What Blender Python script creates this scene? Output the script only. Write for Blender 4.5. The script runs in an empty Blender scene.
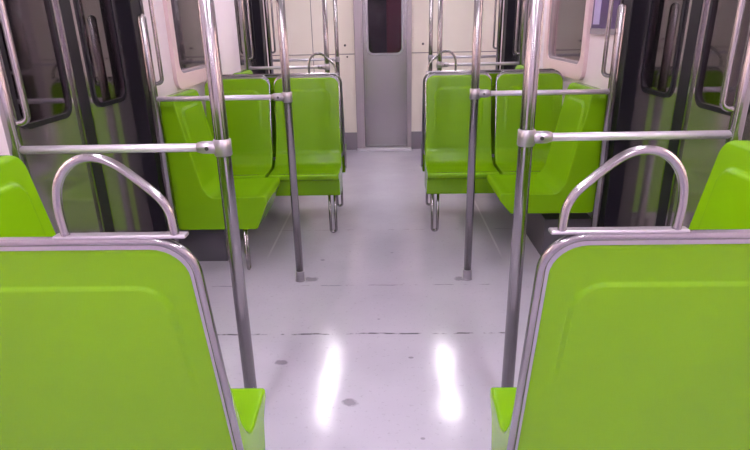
import bpy, bmesh, math, random
from mathutils import Vector, Matrix
from mathutils.geometry import tessellate_polygon
random.seed(4)
COL = bpy.context.scene.collection
XC = 0.035            # the car is centred on x = 0, the camera stands a little to its right

# ------------------------------------------------------------------ materials
def mat(name, color, rough=.5, metal=0., spec=.5, bump=0., bscale=60., coat=0., vary=0., vscale=4.):
    m = bpy.data.materials.new(name); m.use_nodes = True
    nt = m.node_tree; b = nt.nodes['Principled BSDF']
    b.inputs['Base Color'].default_value = (*color, 1)
    b.inputs['Roughness'].default_value = rough
    b.inputs['Metallic'].default_value = metal
    b.inputs['Specular IOR Level'].default_value = spec
    b.inputs['Coat Weight'].default_value = coat
    tc = nt.nodes.new('ShaderNodeTexCoord')
    if bump:
        n = nt.nodes.new('ShaderNodeTexNoise'); n.inputs['Scale'].default_value = bscale
        nt.links.new(tc.outputs['Object'], n.inputs['Vector'])
        bp = nt.nodes.new('ShaderNodeBump'); bp.inputs['Strength'].default_value = bump
        bp.inputs['Distance'].default_value = .002
        nt.links.new(n.outputs['Fac'], bp.inputs['Height']); nt.links.new(bp.outputs['Normal'], b.inputs['Normal'])
    if vary:
        n = nt.nodes.new('ShaderNodeTexNoise'); n.inputs['Scale'].default_value = vscale; n.inputs['Detail'].default_value = 5
        nt.links.new(tc.outputs['Object'], n.inputs['Vector'])
        mx = nt.nodes.new('ShaderNodeMix'); mx.data_type = 'RGBA'
        mx.inputs[6].default_value = (*[c*(1-vary) for c in color], 1)
        mx.inputs[7].default_value = (*[min(1, c*(1+vary)) for c in color], 1)
        nt.links.new(n.outputs['Fac'], mx.inputs[0]); nt.links.new(mx.outputs[2], b.inputs['Base Color'])
    return m

GREEN = mat('green_plastic', (.160, .355, .003), .22, spec=.24, bump=.08, bscale=35, vary=.07, vscale=3)
CHROME = mat('polished_steel', (.33, .31, .325), .2, 1., bump=.04, bscale=20)
PALECHROME = mat('satin_fitting', (.40, .37, .41), .34, .8)
RAILM = mat('pale_steel_rail', (.62, .58, .66), .3, .5)
WALLM = mat('cream_laminate', (.82, .71, .80), .35, bump=.03, bscale=90, vary=.03)
ENDM = mat('cream_end_laminate', (.92, .84, .76), .45, vary=.03)
FRAMEM = mat('pink_window_frame', (.76, .58, .62), .35)
CEILM = mat('white_ceiling', (.8, .76, .8), .5)
BLACK = mat('black_rubber', (.010, .008, .014), .4, spec=.25)
DOORM = mat('dark_steel_door', (.40, .36, .38), .11, .85, bump=.015, bscale=6)
ENDDOOR = mat('grey_steel_door', (.36, .345, .36), .25, .85, vary=.06, vscale=3)
ENDFRAME = mat('grey_door_frame', (.46, .40, .45), .4, .5)
BASEM = mat('grey_baseboard', (.27, .24, .28), .5)
SILLM = mat('pale_threshold', (.72, .68, .76), .3, .2)
SEAM = mat('panel_seam', (.30, .25, .26), .6)
BOLT = mat('dark_bolt', (.07, .06, .07), .4, .5)
SIGN = mat('purple_sign', (.07, .035, .14), .35, vary=.1, vscale=12)
SIGNPALE = mat('pale_lavender_sign', (.45, .38, .66), .4, vary=.12, vscale=40)
TUNNEL = mat('tunnel_wall', (.42, .37, .32), .8, vary=.15, vscale=1.5)
RED = mat('dark_red_cabinet', (.30, .015, .05), .4)
CABGREY = mat('cab_grey', (.045, .05, .075), .5)
SHADEBOX = mat('dark_underseat_shade', (.10, .09, .11), .5)  # dark tone standing in for the shade under the seats

def emission(name, color, s):
    m = bpy.data.materials.new(name); m.use_nodes = True
    nt = m.node_tree; nt.nodes.remove(nt.nodes['Principled BSDF'])
    e = nt.nodes.new('ShaderNodeEmission'); e.inputs[0].default_value = (*color, 1); e.inputs[1].default_value = s
    nt.links.new(e.outputs[0], nt.nodes['Material Output'].inputs[0]); return m
GLOW = emission('fluorescent_tube', (1., .93, 1.), 32)
GLOW2 = emission('fluorescent_tube_rear', (1., .93, 1.), 50)
GLOW3 = emission('fluorescent_tube_dim', (1., .93, 1.), 12)

def glassmat(name, tint, fac, k=1.3):
    m = bpy.data.materials.new(name); m.use_nodes = True
    nt = m.node_tree; nt.nodes.remove(nt.nodes['Principled BSDF'])
    t = nt.nodes.new('ShaderNodeBsdfTransparent'); t.inputs[0].default_value = (*tint, 1)
    g = nt.nodes.new('ShaderNodeBsdfGlossy'); g.inputs['Roughness'].default_value = .05
    g.inputs[0].default_value = (.9, .85, .9, 1)
    f = nt.nodes.new('ShaderNodeFresnel'); f.inputs[0].default_value = 1.5
    ad = nt.nodes.new('ShaderNodeMath'); ad.operation = 'MULTIPLY_ADD'; ad.inputs[1].default_value = k; ad.inputs[2].default_value = fac
    nt.links.new(f.outputs[0], ad.inputs[0])
    mx = nt.nodes.new('ShaderNodeMixShader')
    nt.links.new(ad.outputs[0], mx.inputs[0]); nt.links.new(t.outputs[0], mx.inputs[1]); nt.links.new(g.outputs[0], mx.inputs[2])
    nt.links.new(mx.outputs[0], nt.nodes['Material Output'].inputs[0]); return m
GLASS = glassmat('window_glass', (.62, .58, .58), .03)
CABGLASS = glassmat('cab_glass', (.6, .55, .6), .0, .5)
DARKGLASS = glassmat('dark_window_glass', (.55, .50, .52), .05)

def floor_mat():
    m = bpy.data.materials.new('lavender_linoleum'); m.use_nodes = True
    nt = m.node_tree; L = nt.links; N = nt.nodes
    b = N['Principled BSDF']
    tc = N.new('ShaderNodeTexCoord'); sx = N.new('ShaderNodeSeparateXYZ'); L.new(tc.outputs['Object'], sx.inputs[0])
    def math_(op, a, b_=None, c=None):
        n = N.new('ShaderNodeMath'); n.operation = op
        for i, v in enumerate((a, b_, c)):
            if v is None: continue
            if isinstance(v, (int, float)): n.inputs[i].default_value = v
            else: L.new(v, n.inputs[i])
        return n.outputs[0]
    def noise(scale, detail=4):
        n = N.new('ShaderNodeTexNoise'); n.inputs['Scale'].default_value = scale; n.inputs['Detail'].default_value = detail
        L.new(tc.outputs['Object'], n.inputs['Vector']); return n.outputs['Fac']
    def ramp(v, lo, hi):
        n = N.new('ShaderNodeMapRange'); n.inputs[1].default_value = lo; n.inputs[2].default_value = hi
        L.new(v, n.inputs[0]); return n.outputs[0]
    def mix(f, a, b_):
        n = N.new('ShaderNodeMix'); n.data_type = 'RGBA'; L.new(f, n.inputs[0])
        for i, v in ((6, a), (7, b_)):
            if isinstance(v, tuple): n.inputs[i].default_value = (*v, 1)
            else: L.new(v, n.inputs[i])
        return n.outputs[2]
    base = mix(ramp(noise(2.2), .3, .7), (.47, .445, .54), (.54, .51, .61))
    base = mix(math_('MULTIPLY', ramp(noise(60, 2), .62, .72), .25), base, (.25, .23, .28))
    # worn seams across the aisle
    for y0, w, lo, hi, k in ((2.17, .007, .44, .54, .85), (2.66, .005, .50, .60, .5), (3.5, .005, .5, .6, .4)):
        wob = math_('MULTIPLY_ADD', noise(9), .02, -y0-.01)
        d = math_('ABSOLUTE', math_('ADD', sx.outputs[1], wob))
        line = ramp(d, w, w*.4)
        f = math_('MULTIPLY', math_('MULTIPLY', line, ramp(noise(13), lo, hi)), k)
        base = mix(f, base, (.05, .04, .05))
    # pale lengthwise joint under the seats
    d = math_('ABSOLUTE', math_('SUBTRACT', math_('ABSOLUTE', sx.outputs[0]), .70))
    base = mix(math_('MULTIPLY', math_('MULTIPLY', ramp(d, .008, .004), ramp(sx.outputs[1], 3.0, 3.2)), .6), base, (.75, .72, .8))
    # worn spots
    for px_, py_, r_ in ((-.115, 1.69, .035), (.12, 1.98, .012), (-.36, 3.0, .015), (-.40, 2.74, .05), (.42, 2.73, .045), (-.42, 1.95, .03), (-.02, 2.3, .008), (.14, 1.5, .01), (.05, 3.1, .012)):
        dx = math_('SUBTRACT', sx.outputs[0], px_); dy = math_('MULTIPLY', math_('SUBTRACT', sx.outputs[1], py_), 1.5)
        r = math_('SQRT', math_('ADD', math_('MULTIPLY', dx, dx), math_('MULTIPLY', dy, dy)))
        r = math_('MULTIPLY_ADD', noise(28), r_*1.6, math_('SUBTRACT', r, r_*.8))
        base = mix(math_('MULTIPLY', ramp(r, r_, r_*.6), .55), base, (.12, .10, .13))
    L.new(base, b.inputs['Base Color'])
    L.new(math_('MULTIPLY_ADD', noise(3.5), .10, .09), b.inputs['Roughness'])
    b.inputs['Specular IOR Level'].default_value = .75
    bp = N.new('ShaderNodeBump'); bp.inputs['Strength'].default_value = .45; bp.inputs['Distance'].default_value = .004
    L.new(noise(7, 3), bp.inputs['Height']); L.new(bp.outputs['Normal'], b.inputs['Normal'])
    return m
FLOORM = floor_mat()

# ------------------------------------------------------------------ mesh helpers
def link(name, bm, m, parent=None, smooth=False, fix=True):
    if fix: bmesh.ops.recalc_face_normals(bm, faces=bm.faces[:])
    me = bpy.data.meshes.new(name); bm.to_mesh(me); bm.free()
    me.materials.append(m)
    if smooth:
        for p in me.polygons: p.use_smooth = p.material_index == 0; p.material_index = 0
    o = bpy.data.objects.new(name, me); COL.objects.link(o)
    if parent: o.parent = parent
    return o
def thing(name, label, cat, loc=(0, 0, 0), rz=0, group=None):
    o = bpy.data.objects.new(name, None); COL.objects.link(o); o.empty_display_size = .1
    o.location = loc; o.rotation_euler = (0, 0, rz)
    o['label'] = label; o['category'] = cat
    if group: o['group'] = group
    return o
def structure(o):
    o['kind'] = 'structure'; return o
def root_structure(name, loc=(0, 0, 0)):
    o = bpy.data.objects.new(name, None); COL.objects.link(o); o.location = loc; o['kind'] = 'structure'; return o
def box(bm, x0, x1, y0, y1, z0, z1, bev=0):
    r = bmesh.ops.create_cube(bm, size=1)
    vs = r['verts']
    for v in vs:
        v.co = Vector(((x0+x1)/2+v.co.x*(x1-x0), (y0+y1)/2+v.co.y*(y1-y0), (z0+z1)/2+v.co.z*(z1-z0)))
    if bev:
        es = list({e for v in vs for e in v.link_edges})
        bmesh.ops.bevel(bm, geom=es, offset=bev, segments=2, profile=.5, affect='EDGES')
def boxes(*bs, bev=0):
    bm = bmesh.new()
    for b in bs: box(bm, *b, bev=bev)
    return bm
def fillet(pts, r, n=7):
    """round the corners of an open polyline; r number or list per inner corner"""
    P = [Vector(p) for p in pts]; out = [P[0]]
    for i in range(1, len(P)-1):
        rr = r if isinstance(r, (int, float)) else r[i-1]
        a = P[i-1]-P[i]; b = P[i+1]-P[i]
        la, lb = a.length, b.length; a.normalize(); b.normalize()
        ang = a.angle(b)
        if rr <= 0 or abs(ang-math.pi) < .02: out.append(P[i]); continue
        t = min(rr/math.tan(ang/2), la*.49, lb*.49); rr2 = t*math.tan(ang/2)
        c = P[i]+(a+b).normalized()*(rr2/math.sin(ang/2))
        s = P[i]+a*t-c; e = P[i]+b*t-c
        tot = s.angle(e); ax = s.cross(e).normalized()
        for k in range(n+1): out.append(c+Matrix.Rotation(tot*k/n, 3, ax) @ s)
    out.append(P[-1]); return out
def tube(bm, pts, r, seg=14, caps=True, flat=1.0):
    P = [Vector(p) for p in pts]
    T = [((P[min(i+1, len(P)-1)]-P[max(i-1, 0)]).normalized()) for i in range(len(P))]
    n = T[0].orthogonal().normalized(); rings = []
    for i, p in enumerate(P):
        n = (n-T[i]*n.dot(T[i])).normalized(); b = T[i].cross(n)
        rr = r[i] if isinstance(r, (list, tuple)) else r
        rings.append([bm.verts.new(p+(n*math.cos(a)+b*math.sin(a))*rr) for a in [2*math.pi*k/seg for k in range(seg)]])
    for A, B in zip(rings, rings[1:]):
        for k in range(seg): bm.faces.new((A[k], A[(k+1) % seg], B[(k+1) % seg], B[k]))
    if caps: bm.faces.new(rings[0][::-1]); bm.faces.new(rings[-1])
def tubes(*specs, seg=14):
    bm = bmesh.new()
    for pts, r in specs: tube(bm, pts, r, seg)
    return bm
def round_rect(hw, z0, z1, r, n=8):
    pts = []
    for cx, cz, a0 in ((hw-r, z1-r, 0), (-hw+r, z1-r, 90), (-hw+r, z0+r, 180), (hw-r, z0+r, 270)):
        for k in range(n+1):
            a = math.radians(a0+90*k/n); pts.append((cx+r*math.cos(a), cz+r*math.sin(a)))
    return pts
def ring(outer, inner, t0, t1, f):
    """extruded frame between two equally counted loops; f maps (u, z, t) to a point"""
    bm = bmesh.new(); n = len(outer)
    L = [[bm.verts.new(f(u, z, t)) for u, z in lp] for lp, t in ((outer, t0), (inner, t0), (inner, t1), (outer, t1))]
    for a in range(4):
        A, B = L[a], L[(a+1) % 4]
        for k in range(n): bm.faces.new((A[k], A[(k+1) % n], B[(k+1) % n], B[k]))
    return bm
def plate(loop, t0, t1, f):
    bm = bmesh.new()
    A = [bm.verts.new(f(u, z, t0)) for u, z in loop]; B = [bm.verts.new(f(u, z, t1)) for u, z in loop]
    bm.faces.new(A); bm.faces.new(B[::-1]); n = len(A)
    for k in range(n): bm.faces.new((A[k], B[k], B[(k+1) % n], A[(k+1) % n]))
    return bm

def area(name, loc, size, power, color, rot=(0, 0, 0)):
    l = bpy.data.lights.new(name, 'AREA'); l.shape = 'RECTANGLE'; l.size, l.size_y = size; l.energy = power; l.color = color
    o = bpy.data.objects.new(name, l); COL.objects.link(o); o.location = loc; o.rotation_euler = rot; return o
# ------------------------------------------------------------------ seats
def sstep(a, b, x):
    t = max(0, min(1, (x-a)/(b-a))); return t*t*(3-2*t)
def shell_bm(corners, radii, hw, ztop, ridge_z, ridge_x, taper=.045, cols=66, step=.006, edge=.004):
    """moulded seat: closed profile (y,z) swept over the width, with rounded rims, rounded top corners and an embossed panel"""
    P = [Vector((0, y, z)) for y, z in corners]; n = len(P); loop = []
    for i in range(n):
        a = P[i-1]-P[i]; b = P[(i+1) % n]-P[i]; la, lb = a.length, b.length; a.normalize(); b.normalize()
        ang = a.angle(b); t = min(radii[i]/math.tan(ang/2), la*.48, lb*.48); rr = t*math.tan(ang/2)
        c = P[i]+(a+b).normalized()*(rr/math.sin(ang/2)); s = P[i]+a*t-c; e = P[i]+b*t-c
        tot = s.angle(e); ax = s.cross(e).normalized()
        for k in range(7): loop.append(c+Matrix.Rotation(tot*k/6, 3, ax) @ s)
    dense = []
    for i, p in enumerate(loop):
        q = loop[(i+1) % len(loop)]; m = max(1, int((q-p).length/step))
        for k in range(m): dense.append(p.lerp(q, k/m))
    M = len(dense); nor = []
    area = sum(dense[i].y*dense[(i+1) % M].z-dense[(i+1) % M].y*dense[i].z for i in range(M))
    sg = 1 if area > 0 else -1
    for i in range(M):
        t = (dense[(i+1) % M]-dense[i-1]).normalized(); nor.append(Vector((0, t.z, -t.y))*sg)
    r = .012 if len(corners) == 4 else .0075   # quarter circle rim: (x, inset)
    rim = [(hw-r+r*math.cos(a), r-r*math.sin(a)) for a in [math.pi/2*k/5 for k in range(6)]]
    xs = [(-x, ins) for x, ins in rim] + [(x, 0) for x in [(-hw+r)+(2*(hw-r))*k/cols for k in range(1, cols)]] + [(x, ins) for x, ins in rim[::-1]]
    bm = bmesh.new(); rings = []; cr = .055
    for x, ins in xs:
        row = []
        for p, nn in zip(dense, nor):
            q = p-nn*ins; w = 1.
            zc = ztop-cr
            if q.z > zc: w = (hw-cr+math.sqrt(max(0, cr*cr-(q.z-zc)**2)))/hw
            if abs(nn.y) > .8 and q.z > .5:
                d = min(ridge_z-q.z, ridge_x-abs(x))
                if ridge_z-q.z < .05 and ridge_x-abs(x) < .05:
                    d = .05-math.hypot(.05-(ridge_z-q.z), .05-(ridge_x-abs(x)))
                q = q+nn*(.007 if len(corners) == 4 else .009)*sstep(-edge, edge, d)*sstep(.60, .9, q.z)
            if nn.z > .8 and .40 < q.z < .5:      # the sitting surface is dished a little
                q = q-Vector((0, 0, .009))*(1-(x/hw)**4)*sstep(0, .10, q.y-corners[3][0])*sstep(0, .07, corners[4][0]-q.y)
            w *= 1-taper*sstep(.45, .75, q.z)
            row.append(bm.verts.new((x*w, q.y, q.z)))
        rings.append(row)
    for A, B in zip(rings, rings[1:]):
        for k in range(M): bm.faces.new((A[k], B[k], B[(k+1) % M], A[(k+1) % M]))
    for row in (rings[0], rings[-1]):
        for tri in tessellate_polygon([[Vector((v.co.y, v.co.z, 0)) for v in row]]):
            fc = bm.faces.new([row[i] for i in tri]); fc.material_index = 1      # marked so that link() keeps the caps flat
    return bm

# seats are built with their back at local y=0 facing +y; pair seats lean, side seats have a straight back against the wall
PAIR = [(0, .992), (.032, .992), (.122, .52), (.18, .448), (.41, .446), (.408, .416), (.362, .396), (.335, .288), (.13, .288), (.115, .47)]
def side_profile(zb): return [(.05, .985), (.12, .985), (.215, .50), (.25, .445), (.553, .452), (.556, .414), (.49, zb), (.05, zb)]
def mirror_x(bm):
    for v in bm.verts: v.co.x = -v.co.x
    return bm
def make_handle(t, aisle, hx):
    pts = [(-.086, 0), (-.088, .05), (-.079, .09), (-.055, .118), (-.022, .127), (.010, .117), (.046, .088), (.072, .062), (.084, .036), (.087, 0)]
    pts3 = [Vector((hx+aisle*u, -.003, 1.012+z)) for u, z in pts]
    sm = []
    for i in range(len(pts3)-1):
        p0, p1, p2, p3 = pts3[max(i-1, 0)], pts3[i], pts3[i+1], pts3[min(i+2, len(pts3)-1)]
        for k in range(5):
            s = k/5; sm.append(.5*((2*p1)+(p2-p0)*s+(2*p0-5*p1+4*p2-p3)*s*s+(3*p1-p0-3*p2+p3)*s**3))
    sm.append(pts3[-1])
    h = link('grab_handle', tubes((sm, .0070), seg=16), CHROME, t, smooth=True)
    link('handle_bracket', boxes((hx-.105, hx+.105, -.011, .009, 1.010, 1.0165), bev=.003), PALECHROME, h)
def make_pair_seat(aisle, handle=True, leg=True):
    """aisle = +1 when the aisle lies on local +x"""
    t = thing('train_seat', '', 'seat')
    link('seat_shell', shell_bm(PAIR, [.014, .014, .09, .06, .0135, .0135, .013, .02, .02, .02], .2185, .992, .915, .158), GREEN, t, smooth=True)
    hw = .2095
    def back(x, z): return (x, -.004+max(0, (.99-z))*.215, z)
    path = fillet([back(-hw, .36), back(-hw, 1.006), back(hw, 1.006), back(hw, .36)], .062, 10)
    path = [Vector((-hw+.02, .20, .335)), Vector((-hw, .16, .335))] + path + [Vector((hw, .16, .335)), Vector((hw-.02, .20, .335))]
    link('seat_frame', tubes((path, .0072)), CHROME, t, smooth=True)
    # pale infill strip between shell and tube
    def f(u, z, tt): 
        b = back(u, z); return (b[0], b[1]+tt, b[2])
    outer = round_rect(.2065, .40, 1.002, .058); inner = round_rect(.1975, .42, .988, .052)
    link('seat_trim', ring(outer, inner, .002, .012, f), PALECHROME, t)
    if handle:
        make_handle(t, aisle, aisle*.106)
    make_leg(t, (aisle if handle else -aisle)*.155, .24, .31)
    return t
def make_bench(aisle, handle=True):
    """double seat seen from behind: one wide framed back panel, two moulded seats in front of it"""
    t = thing('train_seat', '', 'seat')
    slab = [(0, .992), (.026, .992), (.145, .42), (.119, .42)]
    link('back_panel', shell_bm(slab, [.0125]*4, .438, .992, .915, .383, 0, 210, .0025, .0022), GREEN, t, smooth=True)
    k = .832
    prof = [(y*(k if y > .2 else 1)+.022, z+(.018 if y > .37 and z > .4 else 0)) for y, z in PAIR]
    prof[2] = (.155, .52); prof[3] = (.20, .45)
    for s in (-1, 1):
        o = link('seat_shell', shell_bm(prof, [.014, .014, .09, .06, .0135, .0135, .013, .02, .02, .02], .215, .985, .91, .158), GREEN, t, smooth=True)
        o.location.x = s*.2225
    hw = .4435
    def back(x, z): return (x, -.004+max(0, (.99-z))*.205, z)
    path = fillet([back(-hw, .36), back(-hw, 1.006), back(hw, 1.006), back(hw, .36)], .064, 12)
    path = [Vector((-hw+.02, .20, .335)), Vector((-hw, .16, .335))] + path + [Vector((hw, .16, .335)), Vector((hw-.02, .20, .335))]
    link('seat_frame', tubes((path, .0078)), CHROME, t, smooth=True)
    def f(u, z, tt):
        b = back(u, z); return (b[0], b[1]+tt, b[2])
    outer = round_rect(hw-.004, .40, 1.002, .062); inner = round_rect(hw-.013, .42, .990, .055)
    link('seat_trim', ring(outer, inner, .001, .016, f), PALECHROME, t)
    if handle: make_handle(t, aisle, aisle*(.2275+.106))
    make_leg(t, aisle*.38, .24, .31); make_leg(t, -aisle*.33, .24, .31)
    return t
def make_leg(t, x, y, top, turn=0):
    pts = fillet([(-.018, 0, top), (-.018, 0, .0095), (.018, 0, .0095), (.018, 0, top)], .0175, 8)
    c, s = math.cos(turn), math.sin(turn)
    pts = [Vector((x+p.x*c, y+p.x*s, p.z)) for p in pts]
    return link('leg', tubes((pts, .009)), CHROME, t, smooth=True)
def make_side_seat(leg_x, zb=.262):
    t = thing('side_seat', '', 'seat')
    link('seat_shell', shell_bm(side_profile(zb), [.03, .02, .07, .05, .016, .02, .02, .02], .203, .985, .91, .15, 0), GREEN, t, smooth=True)
    link('wall_bracket', boxes((-.12, .12, -.02, .06, .38, .84)), CHROME, t)
    make_leg(t, leg_x, .41, zb+.01)
    return t
def copy_thing(src, name=None):
    r = src.copy(); COL.objects.link(r)
    for ch in list(src.children):
        c = ch.copy(); COL.objects.link(c); c.parent = r
        for g in list(ch.children):
            d = g.copy(); COL.objects.link(d); d.parent = c
    return r
def put(o, x, y, rz, label, group=None):
    o.location = (x, y, 0); o.rotation_euler = (0, 0, rz); o['label'] = label
    if group: o['group'] = group

PI = math.pi
X1, X2 = .492, .947              # aisle seat and window seat centres
proto_r = make_pair_seat(+1); proto_l = make_pair_seat(-1)
bench_l = make_bench(+1); bench_r = make_bench(-1)
proto_wr = make_pair_seat(+1, False); proto_wl = make_pair_seat(-1, False)
Y0, YF = .80, 3.69
# facing +y (near pair, back towards the camera): local +x = world +x
put(bench_l, -.7195, Y0, 0, 'nearest wide green seat back on the left, steel tube frame and grab handle on top')
put(bench_r, .7195, Y0, 0, 'nearest wide green seat back on the right, steel tube frame and grab handle on top')
# far pair faces the camera: rotated by pi, local +x = world -x
put(proto_l, -X1, YF, PI, 'green aisle seat facing us, left of the aisle, beyond the second pole')
put(proto_r, X1, YF, PI, 'green aisle seat facing us, right of the aisle, beyond the second pole')
put(proto_wl, -X2, YF, PI, 'green window seat facing us, behind the wall-backed seat on the left')
put(proto_wr, X2, YF, PI, 'green window seat facing us, behind the wall-backed seat on the right')
s1 = make_side_seat(.16)          # leg towards local +x
s2 = make_side_seat(-.16, .262); s3 = make_side_seat(-.16, .335)
# rotation so local +y points to the aisle.  left wall: +y -> +x : rz=-90 ; local +x -> world -y
YS1 = 3.03
put(s1, -1.18, YS1, -PI/2, 'bright green seat seen side-on, backed against the left wall past the doors')
put(s3, 1.18, YS1, PI/2, 'bright green seat seen side-on, backed against the right wall past the doors')
put(s2, -1.165, 1.372, -PI/2, 'green wall-backed seat top at the left edge, before the near rail')
a = copy_thing(s1); put(a, 1.14, 1.428, PI/2, 'green wall-backed seat top at the right edge, before the near rail')
# back to back with the facing seats
k1 = make_bench(+1, False); put(k1, -.7195, 3.765, 0, 'wide green seat back glimpsed in the gap between the two left facing seats')
k2 = make_bench(-1, False); put(k2, .7195, 3.765, 0, 'wide green seat back glimpsed in the gap between the two right facing seats')
# second bay, mostly hidden behind the far pair
# (only the wall-backed seats show over the backs)
a = copy_thing(s2); put(a, -1.18, 4.40, -PI/2, 'distant green seat top peeking over the left window seat')
a = copy_thing(s1); put(a, 1.18, 4.40, PI/2, 'distant green seat top peeking over the right window seat')

# ------------------------------------------------------------------ handrails
CEIL = 2.15
def handrail(side, y, label, r=.020, px_=.455, post=1.11, zj=.987, ph=1.36):
    """floor-to-ceiling pole at the aisle, rail to a wall post with a grab handle"""
    t = thing('handrail', label, 'handrail', (side*px_, y, 0), 0)
    link('pole', tubes(([(0, 0, .01), (0, 0, CEIL)], r), seg=20), CHROME, t, smooth=True)
    bm = bmesh.new(); tube(bm, [(0, 0, 0), (0, 0, .006), (0, 0, .008), (0, 0, .055), (0, 0, .058)], [r+.008, r+.008, r+.004, r+.004, r], 20)
    link('base_flange', bm, PALECHROME, t)
    bm = bmesh.new()
    tube(bm, [(0, 0, zj-.025), (0, 0, zj-.022), (0, 0, zj+.022), (0, 0, zj+.025)], [r+.002, r+.0045, r+.0045, r+.002], 20)
    tube(bm, [(side*.01, 0, zj), (side*.060, 0, zj), (side*.075, 0, zj)], [.0195, .0185, .0145], 16)
    f = link('clamp_fitting', bm, PALECHROME, t, smooth=True)
    link('bolt', tubes(([(side*.042, -.016, zj), (side*.042, -.0215, zj)], .006), seg=10), BOLT, f)
    wx = side*(post-px_)
    link('rail', tubes(([(side*.06, 0, zj), (wx, 0, zj)], .0125), seg=14), RAILM, t, smooth=True)
    pts = [(wx, 0, 0), (wx, 0, ph), (wx, 0, ph+.012), (wx, 0, ph+.018)]
    bm = bmesh.new(); tube(bm, pts, [.020, .020, .015, .005], 16)
    link('wall_post', bm, CHROME, t, smooth=True)
    ix = wx-side*.048
    pts = fillet([(wx, .0, 1.06), (ix, .012, 1.06), (ix, .012, 1.80), (side*(1.2-px_), .012, 1.80)], .04, 8)
    link('grab_handle', tubes((pts, .0095), seg=14), CHROME, t, smooth=True)
    return t
YA, YBq, YC, YD = 1.625, 2.73, 4.65, 5.62
handrail(-1, YA-.022, 'nearest steel pole and rail on the left, rising behind the left front seat', .0215, .455, 1.075, .982)
handrail(1, YA+.03, 'nearest steel pole and rail on the right, rising behind the right front seat', .0215, .449, 1.065)
handrail(-1, YBq, 'second steel pole and rail on the left, standing before the seats facing us')
handrail(1, YBq, 'second steel pole and rail on the right, standing before the seats facing us')
handrail(-1, YC, 'third steel pole and rail on the left, just behind the back of the facing seats', ph=1.9)
handrail(1, YC, 'third steel pole and rail on the right, just behind the back of the facing seats', ph=1.9)
handrail(-1, YD, 'farthest steel pole and rail on the left, close to the cream end wall', ph=1.9)
handrail(1, YD, 'farthest steel pole and rail on the right, close to the cream end wall', ph=1.9)

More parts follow.
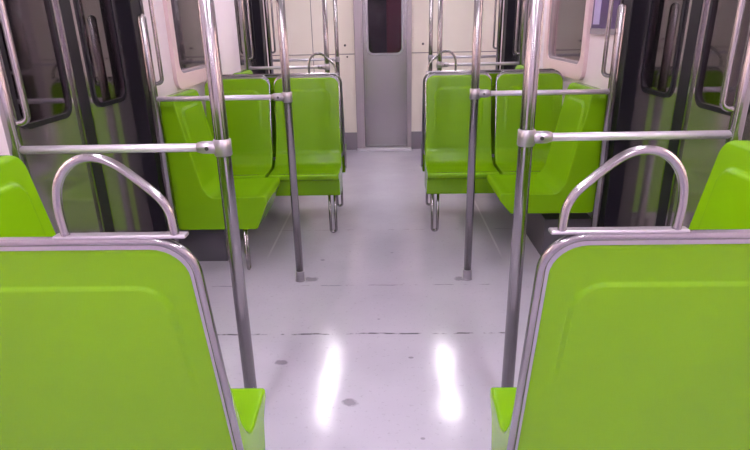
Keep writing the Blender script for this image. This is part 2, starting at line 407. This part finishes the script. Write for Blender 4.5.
# ------------------------------------------------------------------ shell of the car
YE, YR = 6.03, -2.4
structure(link('floor', boxes((-1.34, 1.34, YR-.05, YE+.1, -.08, 0)), FLOORM))
structure(link('ceiling', boxes((-1.34, 1.34, YR-.05, YE+1.4, CEIL, CEIL+.06)), CEILM))
structure(link('wall_back', boxes((-1.2, 1.2, YR-.05, YR, 0, CEIL)), WALLM))
DZ = 1.92
vest = [(YA, YBq), (YC, YD)]
wins = [(.22, 1.06), (3.29, 4.12)]
WZ0, WZ1 = 1.02, 1.75
nwin = 0; ndoor = 0
for side, sname in ((-1, 'left'), (1, 'right')):
    X0, XO = 1.2, 1.26
    def sb(x0, x1, y0, y1, z0, z1):
        a, b = sorted((side*x0, side*x1)); return (a, b, y0, y1, z0, z1)
    wins_s = wins if side < 0 else [wins[0], (3.41, 4.22)]
    bs = []; y = YR
    cuts = sorted([('d', a+.15, b+.11 if b < 4 else b+.02) for a, b in vest]+[('w', a, b) for a, b in wins_s], key=lambda c: c[1])
    for k, a, b in cuts:
        bs.append(sb(X0, XO, y, a, 0, CEIL))
        if k == 'w': bs += [sb(X0, XO, a, b, 0, WZ0), sb(X0, XO, a, b, WZ1, CEIL)]
        else: bs.append(sb(X0, XO, a, b, DZ, CEIL))
        y = b
    bs.append(sb(X0, XO, y, YE, 0, CEIL))
    structure(link('wall_'+sname, boxes(*bs), WALLM))
    for a, b in wins_s:
        nwin += 1
        w = root_structure('window_%d' % nwin, (side*X0, (a+b)/2, 0))
        f = lambda u, z, t, s=side: (s*t, u, z)
        hw = (b-a)/2
        outer = round_rect(hw+.035, WZ0-.05, WZ1+.045, .07); inner = round_rect(hw-.03, WZ0+.035, WZ1-.035, .07)
        link('window_frame', ring(outer, inner, -.022, .03, f), FRAMEM, w)
        o2 = round_rect(hw-.028, WZ0+.033, WZ1-.033, .068); i2 = round_rect(hw-.044, WZ0+.049, WZ1-.049, .055)
        link('window_seal', ring(o2, i2, -.008, .026, f), BASEM, w)
        link('window_glass', plate(round_rect(hw-.042, WZ0+.047, WZ1-.047, .056), .012, .018, f), GLASS, w)
    for j, (ya, yb) in enumerate(vest):
        ndoor += 1
        y0, y1 = ya+.15, (yb+.11 if j == 0 else yb+.02)
        d = root_structure('door_%d' % ndoor, (side*X0, 0, 0))
        JX0, JX1 = -.045, .06
        jt = .105
        def db(x0, x1, yy0, yy1, z0, z1):
            a_, b_ = sorted((side*x0, side*x1)); return (a_, b_, yy0, yy1, z0, z1)
        link('door_jamb', boxes(db(.01, JX1, y0, y0+.03, 0, DZ), db(JX0, JX1, y1-jt, y1, 0, DZ), db(JX0, JX1, y0, y1, DZ-.04, DZ), bev=.004), BLACK, d)
        link('door_trim', boxes(db(JX0-.008, JX0+.02, y1, y1+.018, 0, DZ), db(.0, .02, y0-.012, y0, 0, DZ)), CHROME, d)
        c0, c1 = y0+.03, y1-jt; cm = (c0+c1)/2+.02
        for q, (l0, l1) in enumerate(((c0, cm-.04), (cm+.04, c1))):
            lf = link('door_leaf', boxes(db(.026, .034, l0, l1, .02, .955)), DOORM, d)
            hwid = (l1-l0)/2; cy_ = (l0+l1)/2
            f = lambda u, z, t, s=side, c=cy_: (s*t, c+u, z)
            # upper part of the leaf around the pane
            def frame_loop(h, z0, z1): return round_rect(h, z0, z1, .0015)
            link('leaf_surround', ring(round_rect(hwid, .955, DZ-.04, .004), round_rect(hwid-.062, 1.005, DZ-.12, .05), .026, .034, f), DOORM, lf)
            link('window_seal', ring(round_rect(hwid-.050, .992, DZ-.107, .06), round_rect(hwid-.067, 1.010, DZ-.125, .045), .018, .034, f), BLACK, lf)
            link('window_glass', plate(round_rect(hwid-.065, 1.008, DZ-.123, .047), .028, .032, f), DARKGLASS, lf)
        link('centre_seal', boxes(db(.016, .036, cm-.04, cm+.04, .0, DZ-.04), bev=.004), BLACK, d)
        link('edge_trim', boxes(db(.018, .030, cm-.052, cm-.04, .02, DZ-.04)), CHROME, d)
        link('edge_trim', boxes(db(.018, .030, cm+.04, cm+.052, .02, DZ-.04)), CHROME, d)
        link('door_threshold', boxes(db(-.03, .10, y0+.03, y1-jt, 0, .012)), ENDFRAME, d)
    # the tunnel outside
    structure(link('wall_tunnel_'+sname, boxes(sb(2.1, 2.2, YR, YE+1, -.5, 3.0)), TUNNEL))

# purple wall sign on the right wall, lettering in pale blocks
sg = thing('wall_sign', 'dark purple framed sign with pale lavender panel, on the right wall', 'sign', (1.2, 3.16, 1.52))
sy0, sy1 = 2.97, 3.35
sw = (sy1-sy0)/2-.01
link('sign_board', boxes((-.012, -.0, -sw, sw, -.285, .30), bev=.002), SIGN, sg)
link('sign_panel', boxes((-.0145, -.0115, .055, sw-.03, -.235, .28)), SIGNPALE, sg)
link('sign_border', boxes((-.016, -.0115, -sw, sw, -.285, -.255)), BASEM, sg)
for z in (-.22, -.12, -.07, -.02, .03, .08):
    k = random.uniform(.02, .05); bm = bmesh.new()
    box(bm, -.0145, -.0115, -.10-k/2, -.10+k/2, z, z+.018)
    link('sign_mark', bm, SIGNPALE, sg)

# dark boxes against the walls, added to deepen the shade under the seats
structure(link('trim_shade_left', boxes((-1.2, -.93, 3.0, 4.5, 0, .24)), SHADEBOX))
structure(link('trim_shade_right', boxes((.93, 1.2, 3.0, 4.5, 0, .24)), SHADEBOX))
# end wall with its door
EX = .012
bw = [(-1.2, EX-.318, YE, YE+.06, .19, CEIL), (EX+.275, 1.2, YE, YE+.06, .19, CEIL), (EX-.318, EX+.275, YE, YE+.06, 1.98, CEIL)]
structure(link('wall_end', boxes(*bw), ENDM))
structure(link('baseboard_end', boxes((-1.2, EX-.318, YE-.012, YE+.06, 0, .19), (EX+.275, 1.2, YE-.012, YE+.06, 0, .19)), BASEM))
structure(link('trim_1', boxes((-1.2, EX-.318, YE-.003, YE+.01, 1.008, 1.017), (EX+.275, 1.2, YE-.003, YE+.01, 1.008, 1.017)), SEAM))
structure(link('trim_2', boxes((-.745, -.738, YE-.003, YE+.01, .19, CEIL), (.985, .992, YE-.003, YE+.01, 1.03, CEIL)), SEAM))
bm = tubes(([(-.405, YE+.01, 1.10), (-.405, YE-.008, 1.10)], .012), ([(.405, YE+.01, 1.10), (.405, YE-.008, 1.10)], .012),
           ([(-.385, YE+.01, .985), (-.385, YE-.006, .985)], .009), seg=12)
structure(link('trim_3', bm, BOLT))
de = root_structure('door_%d' % (ndoor+1), (EX, YE, 0))
link('door_frame', boxes((-.318, -.232, -.03, .06, 0, 2.0), (.232, .275, -.03, .06, 0, 2.0), (-.318, .275, -.03, .06, 1.95, 2.0), bev=.004), ENDFRAME, de)
fe = lambda u, z, t: (u, t, z)
lf = link('door_leaf', boxes((-.232, .232, .012, .04, .03, .975)), ENDDOOR, de)
link('leaf_surround', ring(round_rect(.232, .975, 1.95, .003), round_rect(.178, 1.010, 1.85, .055), .012, .04, fe), ENDDOOR, lf)
link('window_seal', ring(round_rect(.190, 0.998, 1.862, .066), round_rect(.172, 1.016, 1.845, .05), .002, .04, fe), PALECHROME, lf)
link('window_glass', plate(round_rect(.174, 1.014, 1.847, .052), .02, .026, fe), CABGLASS, lf)
link('edge_trim', boxes((-.206, -.198, .004, .014, .05, .96), (.200, .206, .004, .014, .05, .96)), CHROME, lf)
link('door_threshold', boxes((-.318, .275, -.10, .04, 0, .022), bev=.004), SILLM, de)
# dark cab behind the end door
structure(link('wall_cab', boxes((-1.2, 1.2, YE+1.3, YE+1.35, 0, CEIL), (-1.26, -1.2, YE, YE+1.35, 0, CEIL), (1.2, 1.26, YE, YE+1.35, 0, CEIL)), CABGREY))
area('cab_fill', (.1, YE+.2, 2.1), (.3, .1), 1.6, (1, .9, .95), (.3, 0, 0))  # unseen fill light, added so the red cabinet shows through the glass
cb = link('equipment_cabinet', boxes((.03, .26, YE+.35, YE+.75, 0, 1.95), bev=.01), RED)
cb['label'] = 'dark red cabinet seen through the window of the end door'; cb['category'] = 'cabinet'

# ------------------------------------------------------------------ lamps
for side in (-1, 1):
    for y, where in ((-1.9, 'over the rear of the car'), (.1, 'over the nearest seats'), (2.05, 'over the side doors'), (4.1, 'over the far pair of seats')):
        L = thing('ceiling_light', 'long white fluorescent ceiling light on the %s, %s' % ('left' if side < 0 else 'right', where), 'ceiling light', (side*.60, y+.65, CEIL), 0)
        link('housing', boxes((-.10, .10, -.67, .67, -.03, -.0), bev=.004), CEILM, L)
        link('diffuser', boxes((-.04, .04, -.60, .60, -.045, -.031), bev=.004), GLOW2 if y < 1 else GLOW3 if y < 3 else GLOW, L)
for sx_ in (-1, 1):
    area('tunnel_fill', (sx_*1.36, 2.6, 2.5), (.2, 6), 2600, (1, .9, .87), (0, -sx_*math.radians(60), 0))  # unseen fill, added to brighten the tunnel wall behind the panes

w = bpy.data.worlds.new('World'); bpy.context.scene.world = w; w.use_nodes = True
w.node_tree.nodes['Background'].inputs[0].default_value = (.6, .55, .62, 1)
w.node_tree.nodes['Background'].inputs[1].default_value = .05

# ------------------------------------------------------------------ camera (solved from the vanishing points)
cam = bpy.data.cameras.new('camera'); co = bpy.data.objects.new('camera', cam); COL.objects.link(co)
f = 552.; 
F = Vector((387-375, -(22-225), -f)).normalized()
U = -Vector((406-375, -(1730-225), -f)); U = (U-F*F.dot(U)).normalized(); R = F.cross(U)
M = Matrix((R, F, U))            # camera to world
co.matrix_world = Matrix.Translation((XC, 0, 1.32)) @ M.to_4x4()
cam.sensor_fit = 'HORIZONTAL'; cam.sensor_width = 36; cam.lens = 36*f/750; cam.clip_start = .02
sc = bpy.context.scene; sc.camera = co
sc.view_settings.view_transform = 'Standard'; sc.view_settings.look = 'None'; sc.view_settings.gamma = 1
sc.view_settings.use_curve_mapping = False; sc.view_settings.exposure = 0.27
